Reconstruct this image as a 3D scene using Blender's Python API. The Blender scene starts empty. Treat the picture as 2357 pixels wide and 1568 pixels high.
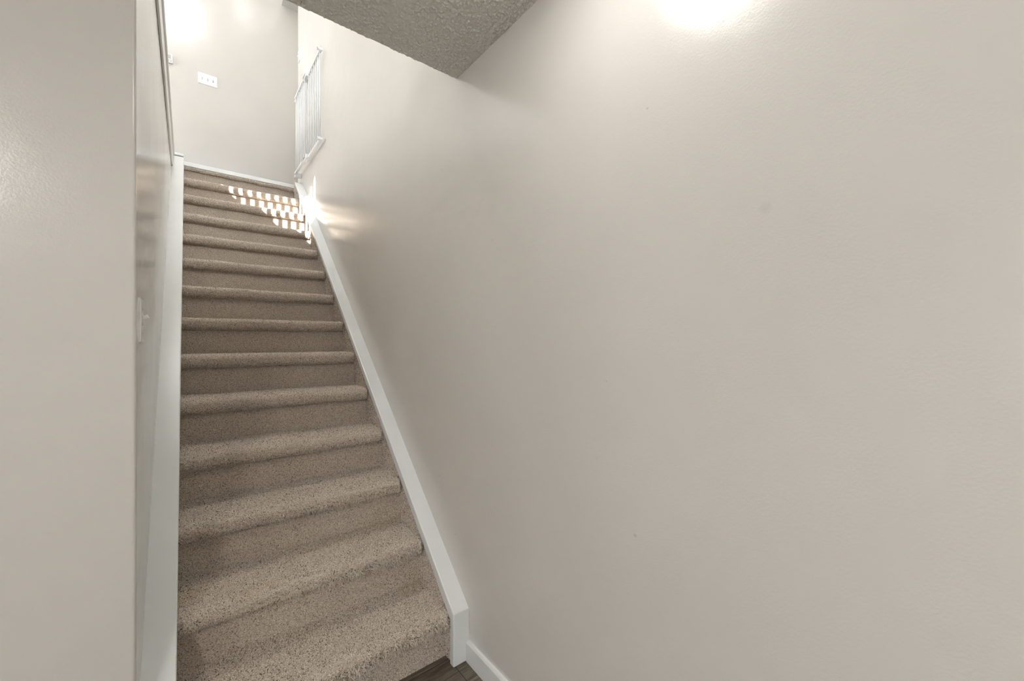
import bpy, bmesh, math
import numpy as np
from mathutils import Vector, Matrix

PI = math.pi
scene = bpy.context.scene
COL = scene.collection
rng = np.random.default_rng(11)

# ------------------------------------------------------------------ camera
F_PX = 936.72
cam_d = bpy.data.cameras.new('camera')
cam_d.sensor_width = 36.0
cam_d.lens = F_PX / 2357.0 * 36.0
cam_d.clip_start = 0.02
cam = bpy.data.objects.new('camera', cam_d)
COL.objects.link(cam)
cam.location = (-0.7768, -1.3605, 1.2119)
cam.rotation_euler = (PI / 2, 0, -0.6727)
scene.camera = cam

# ------------------------------------------------------------------ exposure
vs = scene.view_settings
vs.view_transform = 'Standard'
vs.look = 'None'
vs.gamma = 1.0
vs.use_curve_mapping = False
vs.exposure = 1.3
scene.cycles.max_bounces = 6
scene.cycles.diffuse_bounces = 5
scene.cycles.glossy_bounces = 3
scene.cycles.use_adaptive_sampling = True
scene.cycles.adaptive_threshold = 0.10
scene.cycles.adaptive_min_samples = 16
scene.cycles.sample_clamp_indirect = 6.0
scene.cycles.caustics_reflective = True
scene.cycles.caustics_refractive = False
scene.cycles.use_denoising = True

# ------------------------------------------------------------------ world and sun
world = bpy.data.worlds.new('sky')
scene.world = world
world.use_nodes = True
bg = world.node_tree.nodes['Background']
bg.inputs[0].default_value = (0.86, 0.93, 1.0, 1)
bg.inputs[1].default_value = 4.3

sun_d = bpy.data.lights.new('sun', 'SUN')
sun_d.energy = 26.0
sun_d.angle = math.radians(0.53)
sun_d.color = (1.0, 0.98, 0.95)
sun = bpy.data.objects.new('sun', sun_d)
COL.objects.link(sun)
SUN = Vector((0.476, 0.88, -0.389)).normalized()
sun.rotation_euler = SUN.to_track_quat('-Z', 'Y').to_euler()
sun.location = (-6, -8, 9)


def area(name, loc, rot, sx, sy, power, color=(1, 1, 1), shape='RECTANGLE', portal=False):
    d = bpy.data.lights.new(name, 'AREA')
    d.shape = shape
    d.size = sx
    d.size_y = sy
    d.energy = power
    d.color = color
    if portal:
        d.cycles.is_portal = True
    o = bpy.data.objects.new(name, d)
    COL.objects.link(o)
    o.location = loc
    o.rotation_euler = rot
    return o


# window openings upstairs (left wall and front wall) let the daylight in
WL = dict(x=-3.6, y0=1.9, y1=3.7, z0=3.50, z1=4.95)
WF = dict(y=-2.2, x0=-1.12, x1=-0.1, z0=3.45, z1=4.9)
WS = dict(y=-2.2, x0=-3.38, x1=-2.395, z0=3.45, z1=4.642)   # the sun comes in here
area('window_portal', (WL['x'] - .05, (WL['y0'] + WL['y1']) / 2, (WL['z0'] + WL['z1']) / 2),
     (0, -PI / 2, 0), WL['z1'] - WL['z0'], WL['y1'] - WL['y0'], 1, portal=True)
area('window_portal', ((WF['x0'] + WF['x1']) / 2, WF['y'] - .05, (WF['z0'] + WF['z1']) / 2),
     (PI / 2, 0, 0), WF['x1'] - WF['x0'], WF['z1'] - WF['z0'], 1, portal=True)
area('window_portal', ((WS['x0'] + WS['x1']) / 2, WS['y'] - .05, (WS['z0'] + WS['z1']) / 2),
     (PI / 2, 0, 0), WS['x1'] - WS['x0'], WS['z1'] - WS['z0'], 1, portal=True)


# ------------------------------------------------------------------ materials
def nt(name, color=(.8, .8, .8), rough=.5, spec=.5):
    m = bpy.data.materials.new(name)
    m.use_nodes = True
    n = m.node_tree
    b = n.nodes['Principled BSDF']
    b.inputs['Base Color'].default_value = (*color, 1)
    b.inputs['Roughness'].default_value = rough
    b.inputs['Specular IOR Level'].default_value = spec
    return m, n, b


def node(n, typ, **kw):
    x = n.nodes.new(typ)
    for k, v in kw.items():
        setattr(x, k, v)
    return x


def coords(n):
    return node(n, 'ShaderNodeNewGeometry').outputs['Position']


def noise(n, vec, scale, detail=2.0, rough=.5):
    t = node(n, 'ShaderNodeTexNoise')
    t.inputs['Scale'].default_value = scale
    t.inputs['Detail'].default_value = detail
    t.inputs['Roughness'].default_value = rough
    n.links.new(vec, t.inputs['Vector'])
    return t


def ramp(n, fac, stops):
    r = node(n, 'ShaderNodeValToRGB')
    el = r.color_ramp.elements
    while len(el) < len(stops):
        el.new(.5)
    for e, (p, c) in zip(el, stops):
        e.position = p
        e.color = (*c, 1)
    n.links.new(fac, r.inputs[0])
    return r


def bump(n, b, height, strength=1.0, dist=.001, prev=None):
    k = node(n, 'ShaderNodeBump')
    k.inputs['Strength'].default_value = strength
    k.inputs['Distance'].default_value = dist
    n.links.new(height, k.inputs['Height'])
    if prev is not None:
        n.links.new(prev, k.inputs['Normal'])
    n.links.new(k.outputs[0], b.inputs['Normal'])
    return k.outputs[0]


WALL_C = (.665, .636, .597)


def wall_material(name='wall_paint', marks=(), ro=(.15, .19)):
    m, n, b = nt(name, WALL_C, .24, .6)
    p = coords(n)
    big = noise(n, p, 1.7, 3, .55)
    r = ramp(n, big.outputs[0], [(.3, tuple(c * .975 for c in WALL_C)), (.7, tuple(c * 1.02 for c in WALL_C))])
    col = r.outputs[0]
    # scuffs and filler spots on the paint, each at its own place
    for (mx, my, mz, rad, dark) in marks:
        d = node(n, 'ShaderNodeVectorMath', operation='DISTANCE')
        n.links.new(p, d.inputs[0])
        d.inputs[1].default_value = (mx, my, mz)
        mr = node(n, 'ShaderNodeMapRange')
        mr.inputs['From Min'].default_value = rad * .3
        mr.inputs['From Max'].default_value = rad
        mr.inputs['To Min'].default_value = dark
        mr.inputs['To Max'].default_value = 0
        n.links.new(d.outputs['Value'], mr.inputs['Value'])
        mx_ = node(n, 'ShaderNodeMixRGB')
        mx_.inputs[2].default_value = (.30, .28, .25, 1)
        n.links.new(mr.outputs[0], mx_.inputs[0])
        n.links.new(col, mx_.inputs[1])
        col = mx_.outputs[0]
    n.links.new(col, b.inputs['Base Color'])
    rn = ramp(n, noise(n, p, 2.6, 3).outputs[0], [(.3, (ro[0],) * 3), (.7, (ro[1],) * 3)])
    n.links.new(rn.outputs[0], b.inputs['Roughness'])
    o = bump(n, b, noise(n, p, 210, 2, .5).outputs[0], .24, .0010)
    bump(n, b, noise(n, p, 9, 2, .5).outputs[0], .25, .005, o)
    return m


M_wall = wall_material()
M_wall_r = wall_material('wall_paint_scuffed', [
    (0.058, -1.064, 1.4575, .014, .12), (0.058, -.784, .7465, .006, .35), (0.058, -.817, 1.751, .004, .35),
    (0.058, -.201, 1.564, .003, .5), (0.058, -.698, 1.108, .002, .7), (0.058, .164, 1.932, .003, .7),
    (0.058, .179, .639, .004, .5), (0.058, -.224, 1.2585, .0025, .5), (0.058, -.002, 1.080, .003, .5),
    (0.058, .05, .439, .004, .45)], (.21, .235))
M_wall_low = wall_material('wall_paint_lower', (), (.22, .24))


def simple(name, color, rough=.4, spec=.5, bscale=0, bdist=.0003):
    m, n, b = nt(name, color, rough, spec)
    p = coords(n)
    r = ramp(n, noise(n, p, 6, 3).outputs[0], [(.3, tuple(c * .96 for c in color)), (.7, color)])
    n.links.new(r.outputs[0], b.inputs['Base Color'])
    if bscale:
        bump(n, b, noise(n, p, bscale, 2).outputs[0], .4, bdist)
    return m


M_trim = simple('white_gloss_paint', (.77, .785, .78), .30, .5, 60, .0008)
M_plastic = simple('white_plastic', (.88, .88, .87), .3, .5)
M_gate = simple('white_coated_steel', (.86, .87, .88), .3, .5)
M_grey = simple('grey_plastic', (.45, .45, .45), .4)
M_dark = simple('dark_slot', (.05, .05, .05), .5)
M_screw = simple('painted_screw', (.55, .55, .54), .35)
M_outside = simple('outside_siding', (.5, .5, .48), .8)

# popcorn ceiling
M_pop, n, b = nt('popcorn_ceiling', (.72, .71, .67), .7, .3)
p = coords(n)
vor = node(n, 'ShaderNodeTexVoronoi', feature='SMOOTH_F1')
vor.inputs['Scale'].default_value = 120
n.links.new(p, vor.inputs['Vector'])
inv = node(n, 'ShaderNodeMath', operation='SUBTRACT')
inv.inputs[0].default_value = 1
n.links.new(vor.outputs['Distance'], inv.inputs[1])
bump(n, b, inv.outputs[0], .5, .003)
o = bump(n, b, noise(n, p, 420, 3).outputs[0], .6, .001)

# dark wood-look plank floor
M_floor, n, b = nt('dark_plank_floor', (.1, .08, .07), .45, .4)
p = coords(n)
mp = node(n, 'ShaderNodeMapping')
mp.inputs['Rotation'].default_value = (0, 0, 0)
mp.inputs['Scale'].default_value = (1.0, 11, 1)
n.links.new(p, mp.inputs['Vector'])
g1 = noise(n, mp.outputs[0], 9, 6, .65)
r1 = ramp(n, g1.outputs[0], [(.30, (.045, .036, .027)), (.50, (.135, .112, .084)), (.72, (.27, .23, .18))])
br = node(n, 'ShaderNodeTexBrick')
br.inputs['Scale'].default_value = 1
br.inputs['Brick Width'].default_value = 1.2
br.inputs['Row Height'].default_value = .18
br.inputs['Mortar Size'].default_value = .0015
br.inputs['Color1'].default_value = (1, 1, 1, 1)
br.inputs['Color2'].default_value = (.75, .75, .75, 1)
br.inputs['Mortar'].default_value = (.2, .2, .2, 1)
n.links.new(p, br.inputs['Vector'])
mul = node(n, 'ShaderNodeMixRGB', blend_type='MULTIPLY')
mul.inputs[0].default_value = 1
n.links.new(r1.outputs[0], mul.inputs[1])
n.links.new(br.outputs[0], mul.inputs[2])
n.links.new(mul.outputs[0], b.inputs['Base Color'])
bump(n, b, g1.outputs[0], .4, .0006)

# carpet backing surface and the pile on it
TAN = (.40, .325, .25)
M_carpet, n, b = nt('speckled_carpet', TAN, .95, .1)
p = coords(n)
fl = noise(n, p, 230, 2, .6)
r = ramp(n, fl.outputs[0], [(.30, (.12, .088, .06)), (.38, (.40, .335, .27)), (.62, (.60, .53, .45))])
n.links.new(r.outputs[0], b.inputs['Base Color'])
bump(n, b, fl.outputs[0], .8, .003)

M_pile, n, b = nt('carpet_pile', TAN, .95, .08)
p = coords(n)
geo = node(n, 'ShaderNodeNewGeometry')
r = ramp(n, geo.outputs['Random Per Island'], [
    (0.0, (.08, .055, .038)), (.09, (.19, .14, .105)), (.13, (.58, .505, .425)),
    (.62, (.77, .69, .595)), (.90, (.87, .80, .715)), (1.0, (.92, .865, .79))])
r.color_ramp.interpolation = 'LINEAR'
# faint yellowish soiling low on the flight
st = noise(n, p, 3.3, 3, .6)
sm = ramp(n, st.outputs[0], [(.52, (0, 0, 0)), (.68, (1, 1, 1))])
sx = node(n, 'ShaderNodeSeparateXYZ')
n.links.new(p, sx.inputs[0])
mr = node(n, 'ShaderNodeMapRange')
mr.inputs['From Min'].default_value = .25
mr.inputs['From Max'].default_value = .75
mr.inputs['To Min'].default_value = .5
mr.inputs['To Max'].default_value = .0
n.links.new(sx.outputs['Z'], mr.inputs['Value'])
mm = node(n, 'ShaderNodeMath', operation='MULTIPLY')
n.links.new(sm.outputs[0], mm.inputs[0])
n.links.new(mr.outputs[0], mm.inputs[1])
mx_ = node(n, 'ShaderNodeMixRGB', blend_type='MULTIPLY')
mx_.inputs[2].default_value = (.92, .78, .52, 1)
n.links.new(mm.outputs[0], mx_.inputs[0])
n.links.new(r.outputs[0], mx_.inputs[1])
n.links.new(mx_.outputs[0], b.inputs['Base Color'])


# ------------------------------------------------------------------ mesh helpers
def link(name, mesh, mat, parent=None):
    o = bpy.data.objects.new(name, mesh)
    COL.objects.link(o)
    if mat is not None:
        mesh.materials.append(mat)
    if parent is not None:
        o.parent = parent
        o.matrix_parent_inverse = Matrix.Translation(-Vector(parent.location))
    return o


def obj(name, bm, mat, parent=None, smooth=False):
    bmesh.ops.recalc_face_normals(bm, faces=bm.faces[:])
    me = bpy.data.meshes.new(name)
    bm.to_mesh(me)
    bm.free()
    if smooth:
        for f in me.polygons:
            f.use_smooth = True
    return link(name, me, mat, parent)


def add_box(bm, x0, x1, y0, y1, z0, z1, bevel=0, seg=2):
    t = bmesh.new()
    bmesh.ops.create_cube(t, size=1)
    for v in t.verts:
        v.co = Vector((x0 + (v.co.x + .5) * (x1 - x0), y0 + (v.co.y + .5) * (y1 - y0), z0 + (v.co.z + .5) * (z1 - z0)))
    if bevel:
        bmesh.ops.bevel(t, geom=t.edges[:], offset=bevel, segments=seg, affect='EDGES', profile=.5)
    merge(bm, t)
    return bm


def merge(bm, t):
    me = bpy.data.meshes.new('tmp')
    t.to_mesh(me)
    t.free()
    bm.from_mesh(me)
    bpy.data.meshes.remove(me)


def add_cyl(bm, p0, p1, r0, r1=None, seg=12):
    r1 = r0 if r1 is None else r1
    p0, p1 = Vector(p0), Vector(p1)
    t = bmesh.new()
    bmesh.ops.create_cone(t, cap_ends=True, segments=seg, radius1=r0, radius2=r1, depth=(p1 - p0).length)
    q = (p1 - p0).to_track_quat('Z', 'Y').to_matrix().to_4x4()
    bmesh.ops.transform(t, matrix=Matrix.Translation((p0 + p1) / 2) @ q, verts=t.verts[:])
    merge(bm, t)


def add_prism(bm, poly, axis, a0, a1, bevel=0, keep=None):
    """poly: list of 2D points in the plane of the two other axes; extruded along axis from a0 to a1"""
    t = bmesh.new()

    def P(u, v, a):
        return {'x': (a, u, v), 'y': (u, a, v), 'z': (u, v, a)}[axis]
    lo = [t.verts.new(P(u, v, a0)) for u, v in poly]
    hi = [t.verts.new(P(u, v, a1)) for u, v in poly]
    t.faces.new(lo)
    t.faces.new(hi[::-1])
    for i in range(len(poly)):
        j = (i + 1) % len(poly)
        t.faces.new((lo[i], lo[j], hi[j], hi[i]))
    bmesh.ops.recalc_face_normals(t, faces=t.faces[:])
    if bevel:
        es = t.edges[:] if keep is None else [e for e in t.edges if not all(abs(v.co.x - keep) < 1e-6 for v in e.verts)]
        bmesh.ops.bevel(t, geom=es, offset=bevel, segments=3, affect='EDGES', profile=.5)
    merge(bm, t)


def struct(name, bm, mat, smooth=False):
    o = obj(name, bm, mat, None, smooth)
    o['kind'] = 'structure'
    return o


def boxes(*bs, bevel=0):
    bm = bmesh.new()
    for q in bs:
        add_box(bm, *q, bevel=bevel)
    return bm


def thing(name, label, cat, loc, group=None):
    o = bpy.data.objects.new(name, None)
    o.empty_display_size = .05
    COL.objects.link(o)
    o.location = loc
    o['label'] = label
    o['category'] = cat
    if group:
        o['group'] = group
    return o


# ------------------------------------------------------------------ dimensions (metres)
WX = 0.058         # face of the right-hand wall
LX = -0.875        # face of the left stair wall
FY = -0.018        # face of the wall left of the stair foot
RISE, RUN, N = 0.19, 0.2216, 14
XL, XR = -0.8098, 0.0
CEIL = 2.2521
HEAD = 0.0403      # front edge of the stair opening
UP = RISE * N      # upper floor level 2.66
LAND = 2.89        # front of the landing
BACK = 4.0
TOP = 6.2

# ------------------------------------------------------------------ structure
struct('floor', boxes((-3.6, .18, -4.7, 3.0, -.12, 0)), M_floor)

struct('wall_right', boxes((WX, .18, -4.7, 3.012, 0, TOP)), M_wall_r)

bm = bmesh.new()
poly = [(-.975, 2.86), (-.975, FY)]
for i in range(7):
    a = PI / 2 * i / 6
    poly.append((LX - .008 + .008 * math.sin(a), FY + .008 - .008 * math.cos(a)))
poly.append((LX, 2.86))
add_prism(bm, poly, 'z', 0, 2.655)
wl = struct('wall_left', bm, M_wall)
wl.data.materials.append(M_wall_low)
for f in wl.data.polygons:
    if f.normal.y < -.9:
        f.material_index = 1
struct('wall_front', boxes((-3.6, -.975, FY, .10, 0, CEIL)), M_wall_low)
struct('wall_back', boxes((-3.6, .058, -4.7, -4.58, 0, CEIL)), M_wall)
struct('wall_far_left', boxes((-3.6, -3.48, -4.58, FY, 0, .7), (-3.6, -3.48, -4.58, FY, 2.05, CEIL), (-3.6, -3.48, -4.58, -4.35, .7, 2.05), (-3.6, -3.48, -1.75, FY, .7, 2.05)), M_wall)

# ceiling slab of the lower room: popcorn blobs as real relief where it can be seen
gx0, gx1, gy0, gy1 = -1.55, WX, -1.5, HEAD
st_ = .0031
nx = int((gx1 - gx0) / st_) + 1
ny = int((gy1 - gy0) / st_) + 1
H = np.zeros((ny, nx))
nb = 42000
cx = rng.uniform(0, nx, nb)
cy = rng.uniform(0, ny, nb)
ra = rng.uniform(.8, 1.8, nb)
rb = ra * rng.uniform(.55, 1.0, nb)
an = rng.uniform(0, PI, nb)
hh = rng.uniform(.0012, .0042, nb)
# thinner spray along two taped board joints
thin = (np.abs(cy - ny * .62 + (cx - nx * .6) * .02) < 7) | (np.abs(cx - nx * .80) < 5)
hh = np.where(thin, hh * .35, hh)
for i in range(nb):
    w = 5
    ix, iy = int(cx[i]), int(cy[i])
    x0, x1, y0, y1 = max(0, ix - w), min(nx, ix + w + 1), max(0, iy - w), min(ny, iy + w + 1)
    X, Y = np.meshgrid(np.arange(x0, x1) - cx[i], np.arange(y0, y1) - cy[i])
    c_, s_ = math.cos(an[i]), math.sin(an[i])
    q = ((X * c_ + Y * s_) / ra[i]) ** 2 + ((-X * s_ + Y * c_) / rb[i]) ** 2
    H[y0:y1, x0:x1] = np.maximum(H[y0:y1, x0:x1], hh[i] * np.exp(-q * .8))
H += rng.normal(0, .00012, H.shape)
xs = np.linspace(gx0, gx1, nx)
ys = np.linspace(gy0, gy1, ny)
XX, YY = np.meshgrid(xs, ys)
V = np.stack([XX, YY, CEIL - H], -1).reshape(-1, 3)
idx = np.arange(nx * ny).reshape(ny, nx)
quads = np.stack([idx[:-1, :-1], idx[1:, :-1], idx[1:, 1:], idx[:-1, 1:]], -1).reshape(-1, 4)
# the flat rest of the slab
bx = [(-3.6, -4.7, gx0, HEAD), (gx0, -4.7, WX, gy0)]
ev, ef = [], []
base = len(V)
for (x0, y0, x1, y1) in bx:
    k = base + len(ev)
    ev += [(x0, y0, CEIL), (x0, y1, CEIL), (x1, y1, CEIL), (x1, y0, CEIL)]
    ef.append((k, k + 1, k + 2, k + 3))
k = base + len(ev)
ev += [(-3.6, HEAD, CEIL), (WX, HEAD, CEIL), (WX, HEAD, UP - .02), (-3.6, HEAD, UP - .02),
       (-3.6, -4.7, CEIL), (WX, -4.7, CEIL), (WX, -4.7, UP - .02), (-3.6, -4.7, UP - .02)]
ef += [(k, k + 1, k + 2, k + 3), (k + 3, k + 2, k + 6, k + 7), (k, k + 3, k + 7, k + 4), (k + 4, k + 7, k + 6, k + 5)]
V = np.concatenate([V, np.array(ev)])
Q = np.concatenate([quads, np.array(ef)])


def np_mesh(name, V, F, smooth=False):
    me = bpy.data.meshes.new(name)
    me.vertices.add(len(V))
    me.vertices.foreach_set('co', np.ascontiguousarray(V, dtype=np.float32).ravel())
    nl = F.shape[1]
    me.loops.add(F.size)
    me.loops.foreach_set('vertex_index', np.ascontiguousarray(F, dtype=np.int32).ravel())
    me.polygons.add(len(F))
    me.polygons.foreach_set('loop_start', np.arange(0, F.size, nl, dtype=np.int32))
    me.update(calc_edges=True)
    me.polygons.foreach_set('use_smooth', np.full(len(F), smooth))
    return me


ce = link('ceiling', np_mesh('ceiling', V, Q), M_pop)
ce['kind'] = 'structure'

# upper storey
struct('floor', boxes((-3.72, WX, -2.2, HEAD, UP - .02, UP),
                      (-3.72, -.975, HEAD, BACK, 2.40, UP),
                      (-.975, 1.7, LAND + .03, BACK, 2.40, UP)), M_floor)
struct('wall_back', boxes((-3.72, 1.7, BACK, BACK + .12, 2.3, TOP)), M_wall)
bm = boxes((WL['x'] - .12, WL['x'], -2.2, WL['y0'], UP, TOP), (WL['x'] - .12, WL['x'], WL['y1'], BACK, UP, TOP),
           (WL['x'] - .12, WL['x'], WL['y0'], WL['y1'], UP, WL['z0']), (WL['x'] - .12, WL['x'], WL['y0'], WL['y1'], WL['z1'], TOP))
struct('wall_left', bm, M_wall)
bm = boxes((-3.72, WS['x0'], -2.32, -2.2, UP, TOP), (WS['x1'], WF['x0'], -2.32, -2.2, UP, TOP), (WF['x1'], .18, -2.32, -2.2, UP, TOP),
           (WF['x0'], WF['x1'], -2.32, -2.2, UP, WF['z0']), (WF['x0'], WF['x1'], -2.32, -2.2, WF['z1'], TOP),
           (WS['x0'], WS['x1'], -2.32, -2.2, UP, WS['z0']), (WS['x0'], WS['x1'], -2.32, -2.2, WS['z1'], TOP))
struct('wall_front', bm, M_wall)
struct('wall_hall', boxes((.18, 1.7, 2.9, 3.012, 2.4, TOP), (1.58, 1.7, 3.012, BACK, 2.4, 5.1)), M_wall)
struct('ceiling', boxes((-3.72, .18, -2.32, BACK + .12, TOP, TOP + .1)), M_pop)
struct('ceiling', boxes((.079, 1.7, 3.012, BACK, 5.104, 5.2)), M_pop)
struct('wall_drop', boxes((.075, .079, 3.012, BACK, 5.104, TOP), (.079, 1.7, 3.012, BACK, 5.2, TOP)), M_wall)


def window(n, plane, at, a0, a1, z0, z1):
    bm = bmesh.new()
    t = .05

    def bx_(u0, u1, v0, v1, d0=-.10, d1=-.04):
        if plane == 'x':
            add_box(bm, at + d0, at + d1, u0, u1, v0, v1, bevel=.003)
        else:
            add_box(bm, u0, u1, at + d0, at + d1, v0, v1, bevel=.003)
    bx_(a0, a1, z0 - .0, z0 + t)
    bx_(a0, a1, z1 - .003, z1)
    bx_(a0, a0 + .012, z0, z1)
    bx_(a1 - .003, a1, z0, z1)
    bx_(a0 - .06, a1 + .06, z0 - .09, z0, -.001, .015)
    struct('window_%d' % n, bm, M_trim)


window(1, 'x', WL['x'], WL['y0'], WL['y1'], WL['z0'], WL['z1'])
window(2, 'y', WF['y'], WF['x0'], WF['x1'], WF['z0'], WF['z1'])
window(5, 'y', WS['y'], WS['x0'], WS['x1'], WS['z0'], WS['z1'])

# baseboard on the right wall, running from the skirt board into the room
bm = bmesh.new()
add_prism(bm, [(WX, 0), (WX - .013, 0), (WX - .013, .070), (WX - .009, .0765), (WX, .0775)], 'y', -4.58, -.0505)
struct('baseboard_right', bm, M_trim)
bm = bmesh.new()
add_prism(bm, [(FY, 0), (FY - .013, 0), (FY - .013, .070), (FY - .009, .0765), (FY, .0775)], 'x', -3.48, -.885)
struct('baseboard_front', bm, M_trim)

# white nosing at the edge of the landing and the ledge along the left of the stairwell
bm = bmesh.new()
add_box(bm, XL - .05, WX - .001, LAND, LAND + .10, 2.636, 2.671, bevel=.004)
struct('trim_1', bm, M_trim)
bm = bmesh.new()
add_box(bm, -.98, -.857, HEAD, LAND + .012, 2.668, 2.700, bevel=.004)     # ledge cap
add_box(bm, -.874, -.8655, HEAD, LAND, 2.534, 2.668, bevel=.0015)         # fascia under it
add_box(bm, -.862, -.803, 2.812, LAND + .015, 2.682, 2.702, bevel=.003)
add_box(bm, -.811, -.803, 2.845, LAND + .012, 2.655, 2.684, bevel=.001)
struct('trim_2', bm, M_trim)

# ------------------------------------------------------------------ staircase
stair = thing('staircase', 'straight flight of stairs in speckled beige carpet with white side boards', 'staircase', (-.4, 0, 0))


def tufts(P, Nn, length, width, lean=.55, hang=0.0, seed=0):
    """one short tapering four-sided yarn end at each point P with normal Nn -> verts, quads"""
    g = np.random.default_rng(seed)
    m = len(P)
    D = Nn + g.normal(0, lean, (m, 3))
    D[:, 2] -= hang
    D /= np.linalg.norm(D, axis=1, keepdims=True)
    A = np.cross(D, g.normal(0, 1, (m, 3)))
    A /= np.linalg.norm(A, axis=1, keepdims=True)
    B = np.cross(D, A)
    L = length * g.uniform(.6, 1.35, (m, 1))
    W = width * g.uniform(.75, 1.25, (m, 1)) * .5
    bend = g.normal(0, .5, (m, 3)) * L
    base = P - Nn * .0012
    mid = base + D * L * .5
    tip = base + D * L + bend * .5
    rings = []
    for c, k in ((base, .8), (mid, 1.0), (tip, .62)):
        for a in range(3):
            th = 2 * PI * a / 3
            rings.append(c + (A * math.cos(th) + B * math.sin(th)) * W * k)
    V = np.stack(rings, 1).reshape(-1, 3)
    o = np.arange(m)[:, None] * 9
    F = []
    for rr in (0, 3):
        for a in range(3):
            b_ = (a + 1) % 3
            F.append([rr + a, rr + b_, rr + 3 + b_, rr + 3 + a])
    F.append([6, 7, 8, 8])
    F = np.array(F)
    quads = (o[:, :, None] + F[None, :6, :]).reshape(-1, 4)
    caps = (o[:, :, None] + np.array([[6, 7, 8]])[None]).reshape(-1, 3)
    return V, quads, caps


def pile_mesh(name, P, Nn, parent, length=.0062, width=.0030, lean=.5, hang=.15, seed=0, extra=None):
    V, Qd, Cp = tufts(P, Nn, length, width, lean, hang, seed)
    if extra is not None:
        V2, Q2, C2 = extra
        k = len(V)
        V = np.concatenate([V, V2])
        Qd = np.concatenate([Qd, Q2 + k])
        Cp = np.concatenate([Cp, C2 + k])
    me = bpy.data.meshes.new(name)
    me.vertices.add(len(V))
    me.vertices.foreach_set('co', np.ascontiguousarray(V, dtype=np.float32).ravel())
    nq, nc = len(Qd), len(Cp)
    me.loops.add(nq * 4 + nc * 3)
    me.loops.foreach_set('vertex_index', np.concatenate([Qd.ravel(), Cp.ravel()]).astype(np.int32))
    me.polygons.add(nq + nc)
    me.polygons.foreach_set('loop_start', np.concatenate([np.arange(nq) * 4, nq * 4 + np.arange(nc) * 3]).astype(np.int32))
    me.update(calc_edges=True)
    o = link(name, me, M_pile, parent)
    o['kind'] = 'stuff'
    return o


def tread_profile(k):
    """(y, z) polyline of the carpet over tread k: from under the nosing round to the next riser"""
    yf, zt = (k - 1) * RUN, k * RISE
    ry = yf + .0245
    pts = [(ry + .002, zt - .0575)]
    cy_, cz_ = yf + .014, zt - .030
    for i in range(15):
        a = -PI / 2 - PI * i / 14
        e = .80
        ca, sa = math.cos(a), math.sin(a)
        pts.append((cy_ + .034 * math.copysign(abs(ca) ** e, ca), cz_ + .0285 * math.copysign(abs(sa) ** e, sa)))
    yb = k * RUN + .0245
    nseg = 12
    for i in range(1, nseg + 1):
        u = i / nseg
        y = cy_ + (yb + .002 - cy_) * u
        pts.append((y, zt - .0015 + .0015 * u + .004 * max(0, u - .9) * 10 * .3))
    return np.array(pts)


def riser_profile(k):
    yf = (k - 1) * RUN
    y = yf + .0245
    z0, z1 = (k - 1) * RISE, k * RISE - .054
    return np.array([(y - .001, z0 + (z1 - z0) * i / 6) for i in range(7)])


def shape(x, yz, k, kind):
    """bend the profile: slight lumps and a nosing rounded off at its right-hand end"""
    y, z = yz[..., 0].copy(), yz[..., 1].copy()
    if kind == 'tread':
        ry = (k - 1) * RUN + .0245
        zt = k * RISE
        e = np.clip((XR + .001 - x) / .028, 0.0, 1.0)
        f = .35 + .65 * np.sqrt(np.clip(1 - (1 - e) ** 2, 0, 1))
        front = np.clip((ry + .02 - y) / .02, 0, 1)
        y = np.where(y < ry, ry - (ry - y) * f, y)
        z = z - (1 - f) * .010 * front * (z > zt - .03)
        lump = .0014 * np.sin(x * 21 + k * 1.7) + .0011 * np.sin(x * 47 + k * 3.1)
        y = y - np.where(y < ry, lump, 0)
        z = z + .0010 * np.sin(x * 17 + y * 30 + k) * front
    return y, z


xs_t = np.concatenate([np.linspace(XL, XR - .03, 40), np.linspace(XR - .026, XR, 9)])


def surface(profile, k, kind):
    X = np.repeat(xs_t[None, :], len(profile), 0)
    YZ = np.repeat(profile[:, None, :], len(xs_t), 1)
    y, z = shape(X, YZ, k, kind)
    V = np.stack([X, y, z], -1)
    m, q = X.shape
    idx = np.arange(m * q).reshape(m, q)
    F = np.stack([idx[:-1, :-1], idx[:-1, 1:], idx[1:, 1:], idx[1:, :-1]], -1).reshape(-1, 4)
    return V.reshape(-1, 3), F


def scatter(profile, k, kind, spacing, seed):
    g = np.random.default_rng(seed)
    seg = np.diff(profile, axis=0)
    ln = np.hypot(seg[:, 0], seg[:, 1])
    cum = np.concatenate([[0], np.cumsum(ln)])
    m = int(cum[-1] * (XR - XL) / spacing ** 2)
    s = g.uniform(0, cum[-1], m)
    x = g.uniform(XL, XR, m)
    i = np.clip(np.searchsorted(cum, s, side='right') - 1, 0, len(seg) - 1)
    t = (s - cum[i]) / ln[i]
    yz = profile[i] + seg[i] * t[:, None]
    nrm = np.stack([-seg[:, 1], seg[:, 0]], -1) / ln[:, None]
    nn = nrm[i]
    y, z = shape(x, yz, k, kind)
    N3 = np.stack([np.zeros(m), nn[:, 0], nn[:, 1]], -1)
    if kind == 'tread':
        e = np.clip((x - (XR - .02)) / .02, 0, 1) * (yz[:, 0] < (k - 1) * RUN + .02)
        N3[:, 0] += e * 1.2
        N3 /= np.linalg.norm(N3, axis=1, keepdims=True)
    return np.stack([x, y, z], -1), N3


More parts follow.
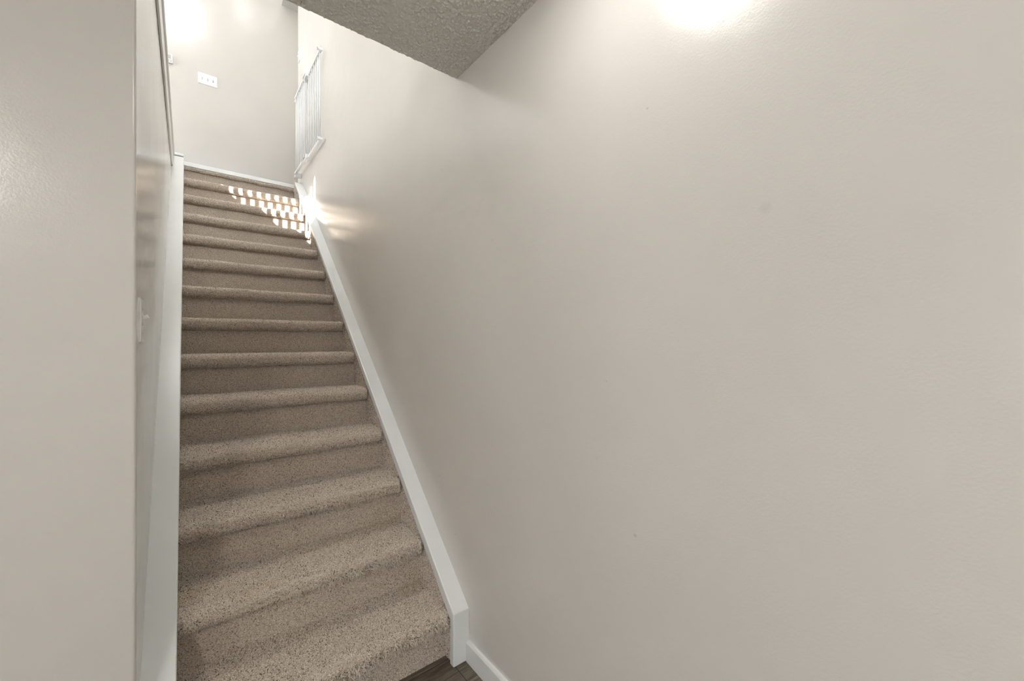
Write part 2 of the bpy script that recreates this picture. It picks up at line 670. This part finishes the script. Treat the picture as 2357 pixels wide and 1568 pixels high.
for k in range(1, N + 1):
    SP = .0026 if k <= 3 else (.0029 if k <= 6 else .0035)
    rp = riser_profile(k)
    if k == N:
        rp = np.array([(p_[0], p_[1]) for p_ in rp])
        rp[:, 1] = np.linspace((k - 1) * RISE, 2.606, 7)
    V, Fc = surface(rp, k, 'riser')
    ro = link('riser', np_mesh('riser', V, Fc, True), M_carpet, stair)
    P, Nn = scatter(rp, k, 'riser', SP, 100 + k)
    pile_mesh('carpet_pile', P, Nn, ro, length=.0026, width=.0025 if k <= 6 else .0029, lean=.8, hang=.2, seed=k)
    if k == N:
        continue
    tp = tread_profile(k)
    V, Fc = surface(tp, k, 'tread')
    to = link('tread', np_mesh('tread', V, Fc, True), M_carpet, stair)
    P, Nn = scatter(tp, k, 'tread', SP, 200 + k)
    # worn, frayed loops along the front of the lowest nosings
    extra = None
    if k <= 4:
        g = np.random.default_rng(500 + k)
        m = {1: 2200, 2: 1500, 3: 800, 4: 350}[k]
        xc = {1: -.20, 2: -.24, 3: -.25, 4: -.3}[k]
        x = np.clip(g.normal(xc, {1: .17, 2: .20, 3: .25, 4: .25}[k], m), XL + .01, XR - .02)
        fr = np.clip(g.normal(5.5, 2.2, m), 1, 11) / 14.0
        a = -PI / 2 - PI * fr
        yf, zt = (k - 1) * RUN, k * RISE
        pe = np.stack([yf + .014 + .034 * np.sign(np.cos(a)) * np.abs(np.cos(a)) ** .8,
                       zt - .030 + .0285 * np.sign(np.sin(a)) * np.abs(np.sin(a)) ** .8], -1)
        y, z = shape(x, pe, k, 'tread')
        nn = np.stack([np.zeros(m), np.cos(a), np.sin(a)], -1)
        extra = tufts(np.stack([x, y, z], -1), nn, .0085, .0026, 1.0, .8, 900 + k)
    pile_mesh('carpet_pile', P, Nn, to, length=.0036, width=.0025 if k <= 6 else .0029, lean=.65, hang=.12, seed=50 + k, extra=extra)

# crinkled yarn ends worn loose along the three lowest nosings
M_fray, n, b = nt('loose_yarn', (.70, .62, .52), .95, .08)
geo = node(n, 'ShaderNodeNewGeometry')
r = ramp(n, geo.outputs['Random Per Island'], [(0, (.42, .33, .25)), (.35, (.66, .57, .47)), (1, (.88, .81, .72))])
n.links.new(r.outputs[0], b.inputs['Base Color'])
treads = [o for o in stair.children if o.name.startswith('tread')]
for k, cnt, xa, xb in ((1, 620, -.50, -.035), (2, 420, -.48, -.04), (3, 170, -.50, -.05)):
    g = np.random.default_rng(700 + k)
    x = xa + (xb - xa) * g.beta(2.2, 1.6, cnt)
    a = -PI / 2 - PI * np.clip(g.normal(4.6, 1.6, cnt), 1.5, 9) / 14.0
    yf, zt = (k - 1) * RUN, k * RISE
    pe = np.stack([yf + .014 + .034 * np.sign(np.cos(a)) * np.abs(np.cos(a)) ** .8,
                   zt - .030 + .0285 * np.sign(np.sin(a)) * np.abs(np.sin(a)) ** .8], -1)
    y, z = shape(x, pe, k, 'tread')
    c = np.stack([x, y, z], -1)
    D = np.stack([g.normal(0, .35, cnt), np.cos(a), np.sin(a)], -1)
    D /= np.linalg.norm(D, axis=1, keepdims=True)
    L = g.uniform(.0022, .0056, (cnt, 1))
    Rd = g.uniform(.0011, .0018, (cnt, 1))
    ref = g.normal(0, 1, (cnt, 3))
    rings = []
    for j in range(6):
        A = np.cross(D, ref)
        A /= np.linalg.norm(A, axis=1, keepdims=True)
        B = np.cross(D, A)
        for q in range(4):
            th = PI / 2 * q
            rings.append(c + (A * math.cos(th) + B * math.sin(th)) * Rd * (1 - .08 * j))
        D = D + g.normal(0, .55, (cnt, 3)) + np.array([0, 0, -.22])
        D /= np.linalg.norm(D, axis=1, keepdims=True)
        c = c + D * L
    V = np.stack(rings, 1).reshape(-1, 3)
    F0 = [[4 * j + q, 4 * j + (q + 1) % 4, 4 * j + 4 + (q + 1) % 4, 4 * j + 4 + q] for j in range(5) for q in range(4)]
    F0.append([20, 21, 22, 23])
    F = (np.arange(cnt)[:, None, None] * 24 + np.array(F0)[None]).reshape(-1, 4)
    fo = link('frayed_yarn', np_mesh('frayed_yarn', V, F, True), M_fray, treads[k - 1])
    fo['kind'] = 'stuff'

# thin carpet lip folded under the landing nosing
bm = bmesh.new()
for i in range(40):
    pass
add_box(bm, XL, XR, LAND + .002, LAND + .03, 2.608, 2.6355, bevel=.004)
lip = obj('carpet_lip', bm, M_carpet, stair)
g = np.random.default_rng(77)
m = 9000
P = np.stack([g.uniform(XL, XR, m), np.full(m, LAND + .002), g.uniform(2.607, 2.624, m)], -1)
P[:, 2] += .002 * np.sin(P[:, 0] * 31) + .0015 * np.sin(P[:, 0] * 77)
Nn = np.tile([0, -1.0, 0], (m, 1))
pile_mesh('carpet_pile', P, Nn, lip, length=.007, width=.003, lean=.5, hang=.3, seed=78)

# carpet on both string sides
SL = .867
CZ0 = .1960            # top of the skirt board at its foot


def cap_z(y):
    return CZ0 + SL * (y + .050)


for x, sgn in ((XR + .0005, -1), (XL - .0005, 1)):
    bm = bmesh.new()
    y1 = 2.885
    lowy = [(-.040, 0), (.10, 0), (y1, UP - .19 - .12), (y1, cap_z(y1) - .012), (-.040, CZ0 - .012)]
    if sgn < 0:
        add_prism(bm, lowy, 'x', x, x + .010)
    else:
        add_prism(bm, lowy, 'x', x - .010, x)
    sc = obj('side_carpet', bm, M_carpet, stair)
    g = np.random.default_rng(300 + sgn)
    m = 95000
    y = g.uniform(-.038, y1, m)
    top = cap_z(y) - .012
    bot = np.maximum(0, np.floor(np.maximum(y - .0245, -.2) / RUN + 1) * RISE - .03)
    z = bot + (top - bot) * g.uniform(0, 1, m)
    keep = (top > bot) & (g.uniform(0, .24, m) < (top - bot))
    P = np.stack([np.full(m, x), y, z], -1)[keep]
    Nn = np.tile([float(sgn), 0, 0], (len(P), 1))
    if sgn < 0:
        pile_mesh('carpet_pile', P, Nn, sc, length=.0030, width=.0028, lean=.7, hang=.2, seed=310)

# white boards capping both strings
def skirt(poly, x0, x1, label):
    bm = bmesh.new()
    add_prism(bm, poly, 'x', x0, x1, bevel=.0045, keep=x1 if x1 > 0 else x0)
    o = obj('skirt_board', bm, M_trim, stair)
    o['label'] = label
    return o


def cap_poly(y0, y1, foot=False):
    if foot:
        return [(y0, 0.0), (y0, cap_z(y0)), (y1, cap_z(y1)), (y1, cap_z(y1) - .035), (y0 + .028, cap_z(y0) - .03), (y0 + .028, 0.0)]
    return [(y0, cap_z(y0) - .035), (y0, cap_z(y0)), (y1, cap_z(y1)), (y1, cap_z(y1) - .035)]


skirt(cap_poly(-.050, 1.715, True), -.009, WX - .0004, 'white right side board, lower length')
skirt(cap_poly(1.7168, 2.80), -.009, WX - .0004, 'white right side board, upper length')
skirt(cap_poly(-.0105, 2.806, True), LX + .0001, -.801, 'white left side board')


# ------------------------------------------------------------------ light switches
def toggle_plate(root, n_gang, place, up=True, mat=M_plastic):
    """plate built in local u (across), w (out of wall), z; place() maps to world"""
    w, h, t = .070 + .046 * (n_gang - 1), .114, .0055
    bm = bmesh.new()
    tb = bmesh.new()
    add_box(tb, -w / 2, w / 2, -.0005, t, -h / 2, h / 2)
    fr = [e for e in tb.edges if all(v.co.y > t - 1e-5 for v in e.verts)]
    bmesh.ops.bevel(tb, geom=fr, offset=.0022, segments=3, affect='EDGES')
    merge(bm, tb)
    pl = obj_placed('plate', bm, mat, root, place)
    for i in range(n_gang):
        u = (i - (n_gang - 1) / 2) * .046
        bm = bmesh.new()
        add_box(bm, u - .0055, u + .0055, t - .001, t + .0006, -.0125, .0125, bevel=.0003)
        slot = obj_placed('slot', bm, M_grey, root, place)
        bm = bmesh.new()
        tb = bmesh.new()
        s = 1 if (up if isinstance(up, bool) else up[i]) else -1
        add_box(tb, u - .0042, u + .0042, t - .002, t + .014, -.0048, .0048, bevel=.0012)
        bmesh.ops.transform(tb, matrix=Matrix.Translation((0, 0, s * .003)) @ Matrix.Rotation(s * math.radians(28), 4, 'X'), verts=tb.verts[:])
        merge(bm, tb)
        obj_placed('toggle', bm, mat, root, place, True)
        for sz in (-1, 1):
            bm = bmesh.new()
            add_cyl(bm, (u, t - .001, sz * .0302), (u, t + .0009, sz * .0302), .0032, .0026, 12)
            obj_placed('screw', bm, M_screw, root, place)


def obj_placed(name, bm, mat, root, M, smooth=False):
    bmesh.ops.transform(bm, matrix=M, verts=bm.verts[:])
    return obj(name, bm, mat, root, smooth)


def frame(loc, ux, out):
    ux, out = Vector(ux), Vector(out)
    zz = Vector((0, 0, 1))
    return Matrix.Translation(loc) @ Matrix((ux, out, zz)).transposed().to_4x4()


loc = (LX, .072, 1.264)
s1 = thing('light_switch', 'white toggle light switch on the left wall beside the lower steps', 'light switch', loc)
toggle_plate(s1, 1, frame(loc, (0, -1, 0), (1, 0, 0)), True)

loc = (-.612, BACK, 3.960)
s2 = thing('light_switch', 'wide white switch plate with three toggles on the far wall above the stairs', 'light switch', loc)
toggle_plate(s2, 3, frame(loc, (-1, 0, 0), (0, -1, 0)), [True, False, False])

loc = (WX, 2.945, 3.935)
s3 = thing('light_switch', 'white light switch seen edge-on on the right wall above the safety gate', 'light switch', loc)
toggle_plate(s3, 1, frame(loc, (0, 1, 0), (-1, 0, 0)), False)

# thermostat on the far wall, half hidden by the ledge
loc = (-.955, BACK, 4.05)
th = thing('thermostat', 'small white thermostat on the far wall, half hidden by the left ledge', 'thermostat', loc)
Mx = frame(loc, (-1, 0, 0), (0, -1, 0))
bm = bmesh.new()
add_box(bm, -.06, .06, -.001, .022, -.045, .045, bevel=.005)
obj_placed('body', bm, M_plastic, th, Mx)
bm = bmesh.new()
add_box(bm, -.045, .03, .0205, .0235, -.004, .034, bevel=.001)
obj_placed('display', bm, simple('lcd_grey', (.42, .44, .42), .3), th, Mx)
for zz in (-.018, -.032):
    for uu in (-.046, -.028, -.01):
        bm = bmesh.new()
        add_box(bm, uu - .007, uu + .007, .021, .0245, zz - .004, zz + .004, bevel=.001)
        obj_placed('button', bm, M_grey, th, Mx)

# ------------------------------------------------------------------ safety gate, folded back on the right wall
GX = .024
gate = thing('safety_gate', 'white barred safety gate folded against the right wall at the top of the stairs', 'safety gate', (GX, 2.90, UP))


def gate_panel(x, ys_, z0, z1, y0, y1):
    bm = bmesh.new()
    add_box(bm, x - .010, x + .010, y0, y1, z1 - .020, z1, bevel=.004)
    r_ = obj('top_rail', bm, M_gate, gate)
    bm = bmesh.new()
    add_box(bm, x - .010, x + .010, y0, y1, z0, z0 + .020, bevel=.004)
    obj('bottom_rail', bm, M_gate, gate)
    for y in ys_:
        bm = bmesh.new()
        add_cyl(bm, (x, y, z0 + .01), (x, y, z1 - .01), .0046, seg=10)
        obj('bar', bm, M_gate, gate, True)


ZB, ZT = 2.762, 3.480
by = [2.055 + .0602 * i for i in range(14)]
gate_panel(GX + .004, by[:8], ZB, ZT, 2.045, 2.52)
gate_panel(GX - .014, by[7:], ZB, ZT, 2.44, 2.86)
for z0, z1 in ((ZT - .030, ZT + .024), (ZB - .010, ZB + .030)):
    bm = bmesh.new()
    add_box(bm, GX - .024, GX + .014, 2.405, 2.52, z0, z1, bevel=.008)
    obj('slide_coupling', bm, M_gate, gate)
for y, z, nm in ((2.875, ZB - .002, 'hinge'), (2.875, ZT - .02, 'hinge'), (2.030, ZB + .012, 'latch'), (2.030, ZT - .008, 'latch')):
    bm = bmesh.new()
    add_box(bm, GX - .022, WX - .0005 if nm == 'hinge' else GX + .020, y - .010, y + .010, z - (.026 if nm == 'hinge' else .012), z + (.026 if nm == 'hinge' else .012), bevel=.005)
    add_cyl(bm, (GX - .004, y, z - .016), (GX - .004, y, z + .016), .005, seg=12)
    h_ = obj(nm, bm, M_gate, gate)
    bm = bmesh.new()
    add_cyl(bm, (GX - .0235, y - .004, z), (GX - .0205, y - .004, z), .006, seg=12)
    obj('screw', bm, M_grey, h_)

# ------------------------------------------------------------------ railing on the upper floor, set back from the ledge
rail = thing('stair_railing', 'white spindle railing on the upper floor, set back behind the left ledge', 'railing', (-1.02, 1.4, UP))
RX = -1.02
for i in range(27):
    y = -.20 + .12 * i + .025
    if y > 2.85:
        break
    bm = bmesh.new()
    add_cyl(bm, (RX, y, UP), (RX, y, UP + .90), .019, seg=12)
    obj('spindle', bm, M_trim, rail, True)
bm = bmesh.new()
add_box(bm, RX - .03, RX + .03, -.25, 2.95, UP + .89, UP + .94, bevel=.012)
obj('handrail', bm, M_trim, rail)
for y in (-.27, 2.95):
    bm = bmesh.new()
    add_box(bm, RX - .04, RX + .04, y - .04, y + .04, UP, UP + 1.05, bevel=.006)
    obj('newel_post', bm, M_trim, rail)


# ------------------------------------------------------------------ ceiling lamps
def emit(name, color, strength):
    m, n_, b_ = nt(name, (.9, .9, .88), .4)
    b_.inputs['Emission Color'].default_value = (*color, 1)
    b_.inputs['Emission Strength'].default_value = strength
    return m


def disc_light(x, y, z, r, power, strength, label, col=(1, .975, .94)):
    t = thing('ceiling_light', label, 'ceiling light', (x, y, z))
    bm = bmesh.new()
    add_cyl(bm, (x, y, z - .018), (x, y, z + .006), r * 1.12, r * 1.16, 48)
    obj('rim', bm, M_plastic, t)
    bm = bmesh.new()
    bmesh.ops.create_uvsphere(bm, u_segments=20, v_segments=8, radius=r)
    bmesh.ops.transform(bm, matrix=Matrix.Translation((x, y, z - .018)) @ Matrix.Diagonal((1, 1, .32, 1)), verts=bm.verts[:])
    for v in [v for v in bm.verts if v.co.z > z - .017]:
        v.co.z = z - .017
    obj('diffuser', bm, emit('lamp_glass', col, strength), t, True)
    return t


disc_light(-.29, -.82, CEIL, .14, 0, 7.2, 'round frosted ceiling light nearest the foot of the stairs')
disc_light(-1.9, -2.4, CEIL, .16, 0, 45.0, 'unseen frosted fill light added in the middle of the lower room')  # unseen lamp added to even out the light on the lower walls
disc_light(-.7, -3.2, CEIL, .16, 0, 8.0, 'unseen frosted fill light added at the back of the lower room')  # another unseen lamp, added further back for even fill
disc_light(-.9, 1.4, TOP, .17, 0, 50.0, 'round frosted ceiling light high above the stairwell', (1, .985, .96))
disc_light(-.12, 2.07, TOP, .10, 0, 15.0, 'small round ceiling light high above the top of the stairs', (1, .98, .94))
disc_light(.9, 3.5, 5.104, .15, 0, 9.0, 'round frosted ceiling light in the upper hall', (1, .96, .9))

# glowing sheet in an added, unseen window, giving the lower room flat fill light
M_fill_glow = emit('fill_glow', (.97, .985, 1.0), 1.65)


def fill_window(n, plane, at, sgn, a0, a1, z0, z1):
    bm = bmesh.new()

    def bx_(u0, u1, v0, v1, d0, d1):
        d0, d1 = at + sgn * d0, at + sgn * d1
        d0, d1 = min(d0, d1), max(d0, d1)
        if plane == 'x':
            add_box(bm, d0, d1, u0, u1, v0, v1, bevel=.003)
        else:
            add_box(bm, u0, u1, d0, d1, v0, v1, bevel=.003)
    for q in ((a0 - .07, a1 + .07, z1, z1 + .07), (a0 - .07, a1 + .07, z0 - .07, z0), (a0 - .07, a0, z0, z1), (a1, a1 + .07, z0, z1)):
        bx_(*q, -.0, .018)
    w = struct('window_%d' % n, bm, M_trim)  # frame of the added window, there only to hold the glowing sheet
    bm = bmesh.new()
    bx_(a0, a1, z0, z1, -.06, -.05)
    obj('fill_sheet', bm, M_fill_glow, w)


fill_window(3, 'x', -3.48, 1, -4.35, -1.75, .7, 2.05)
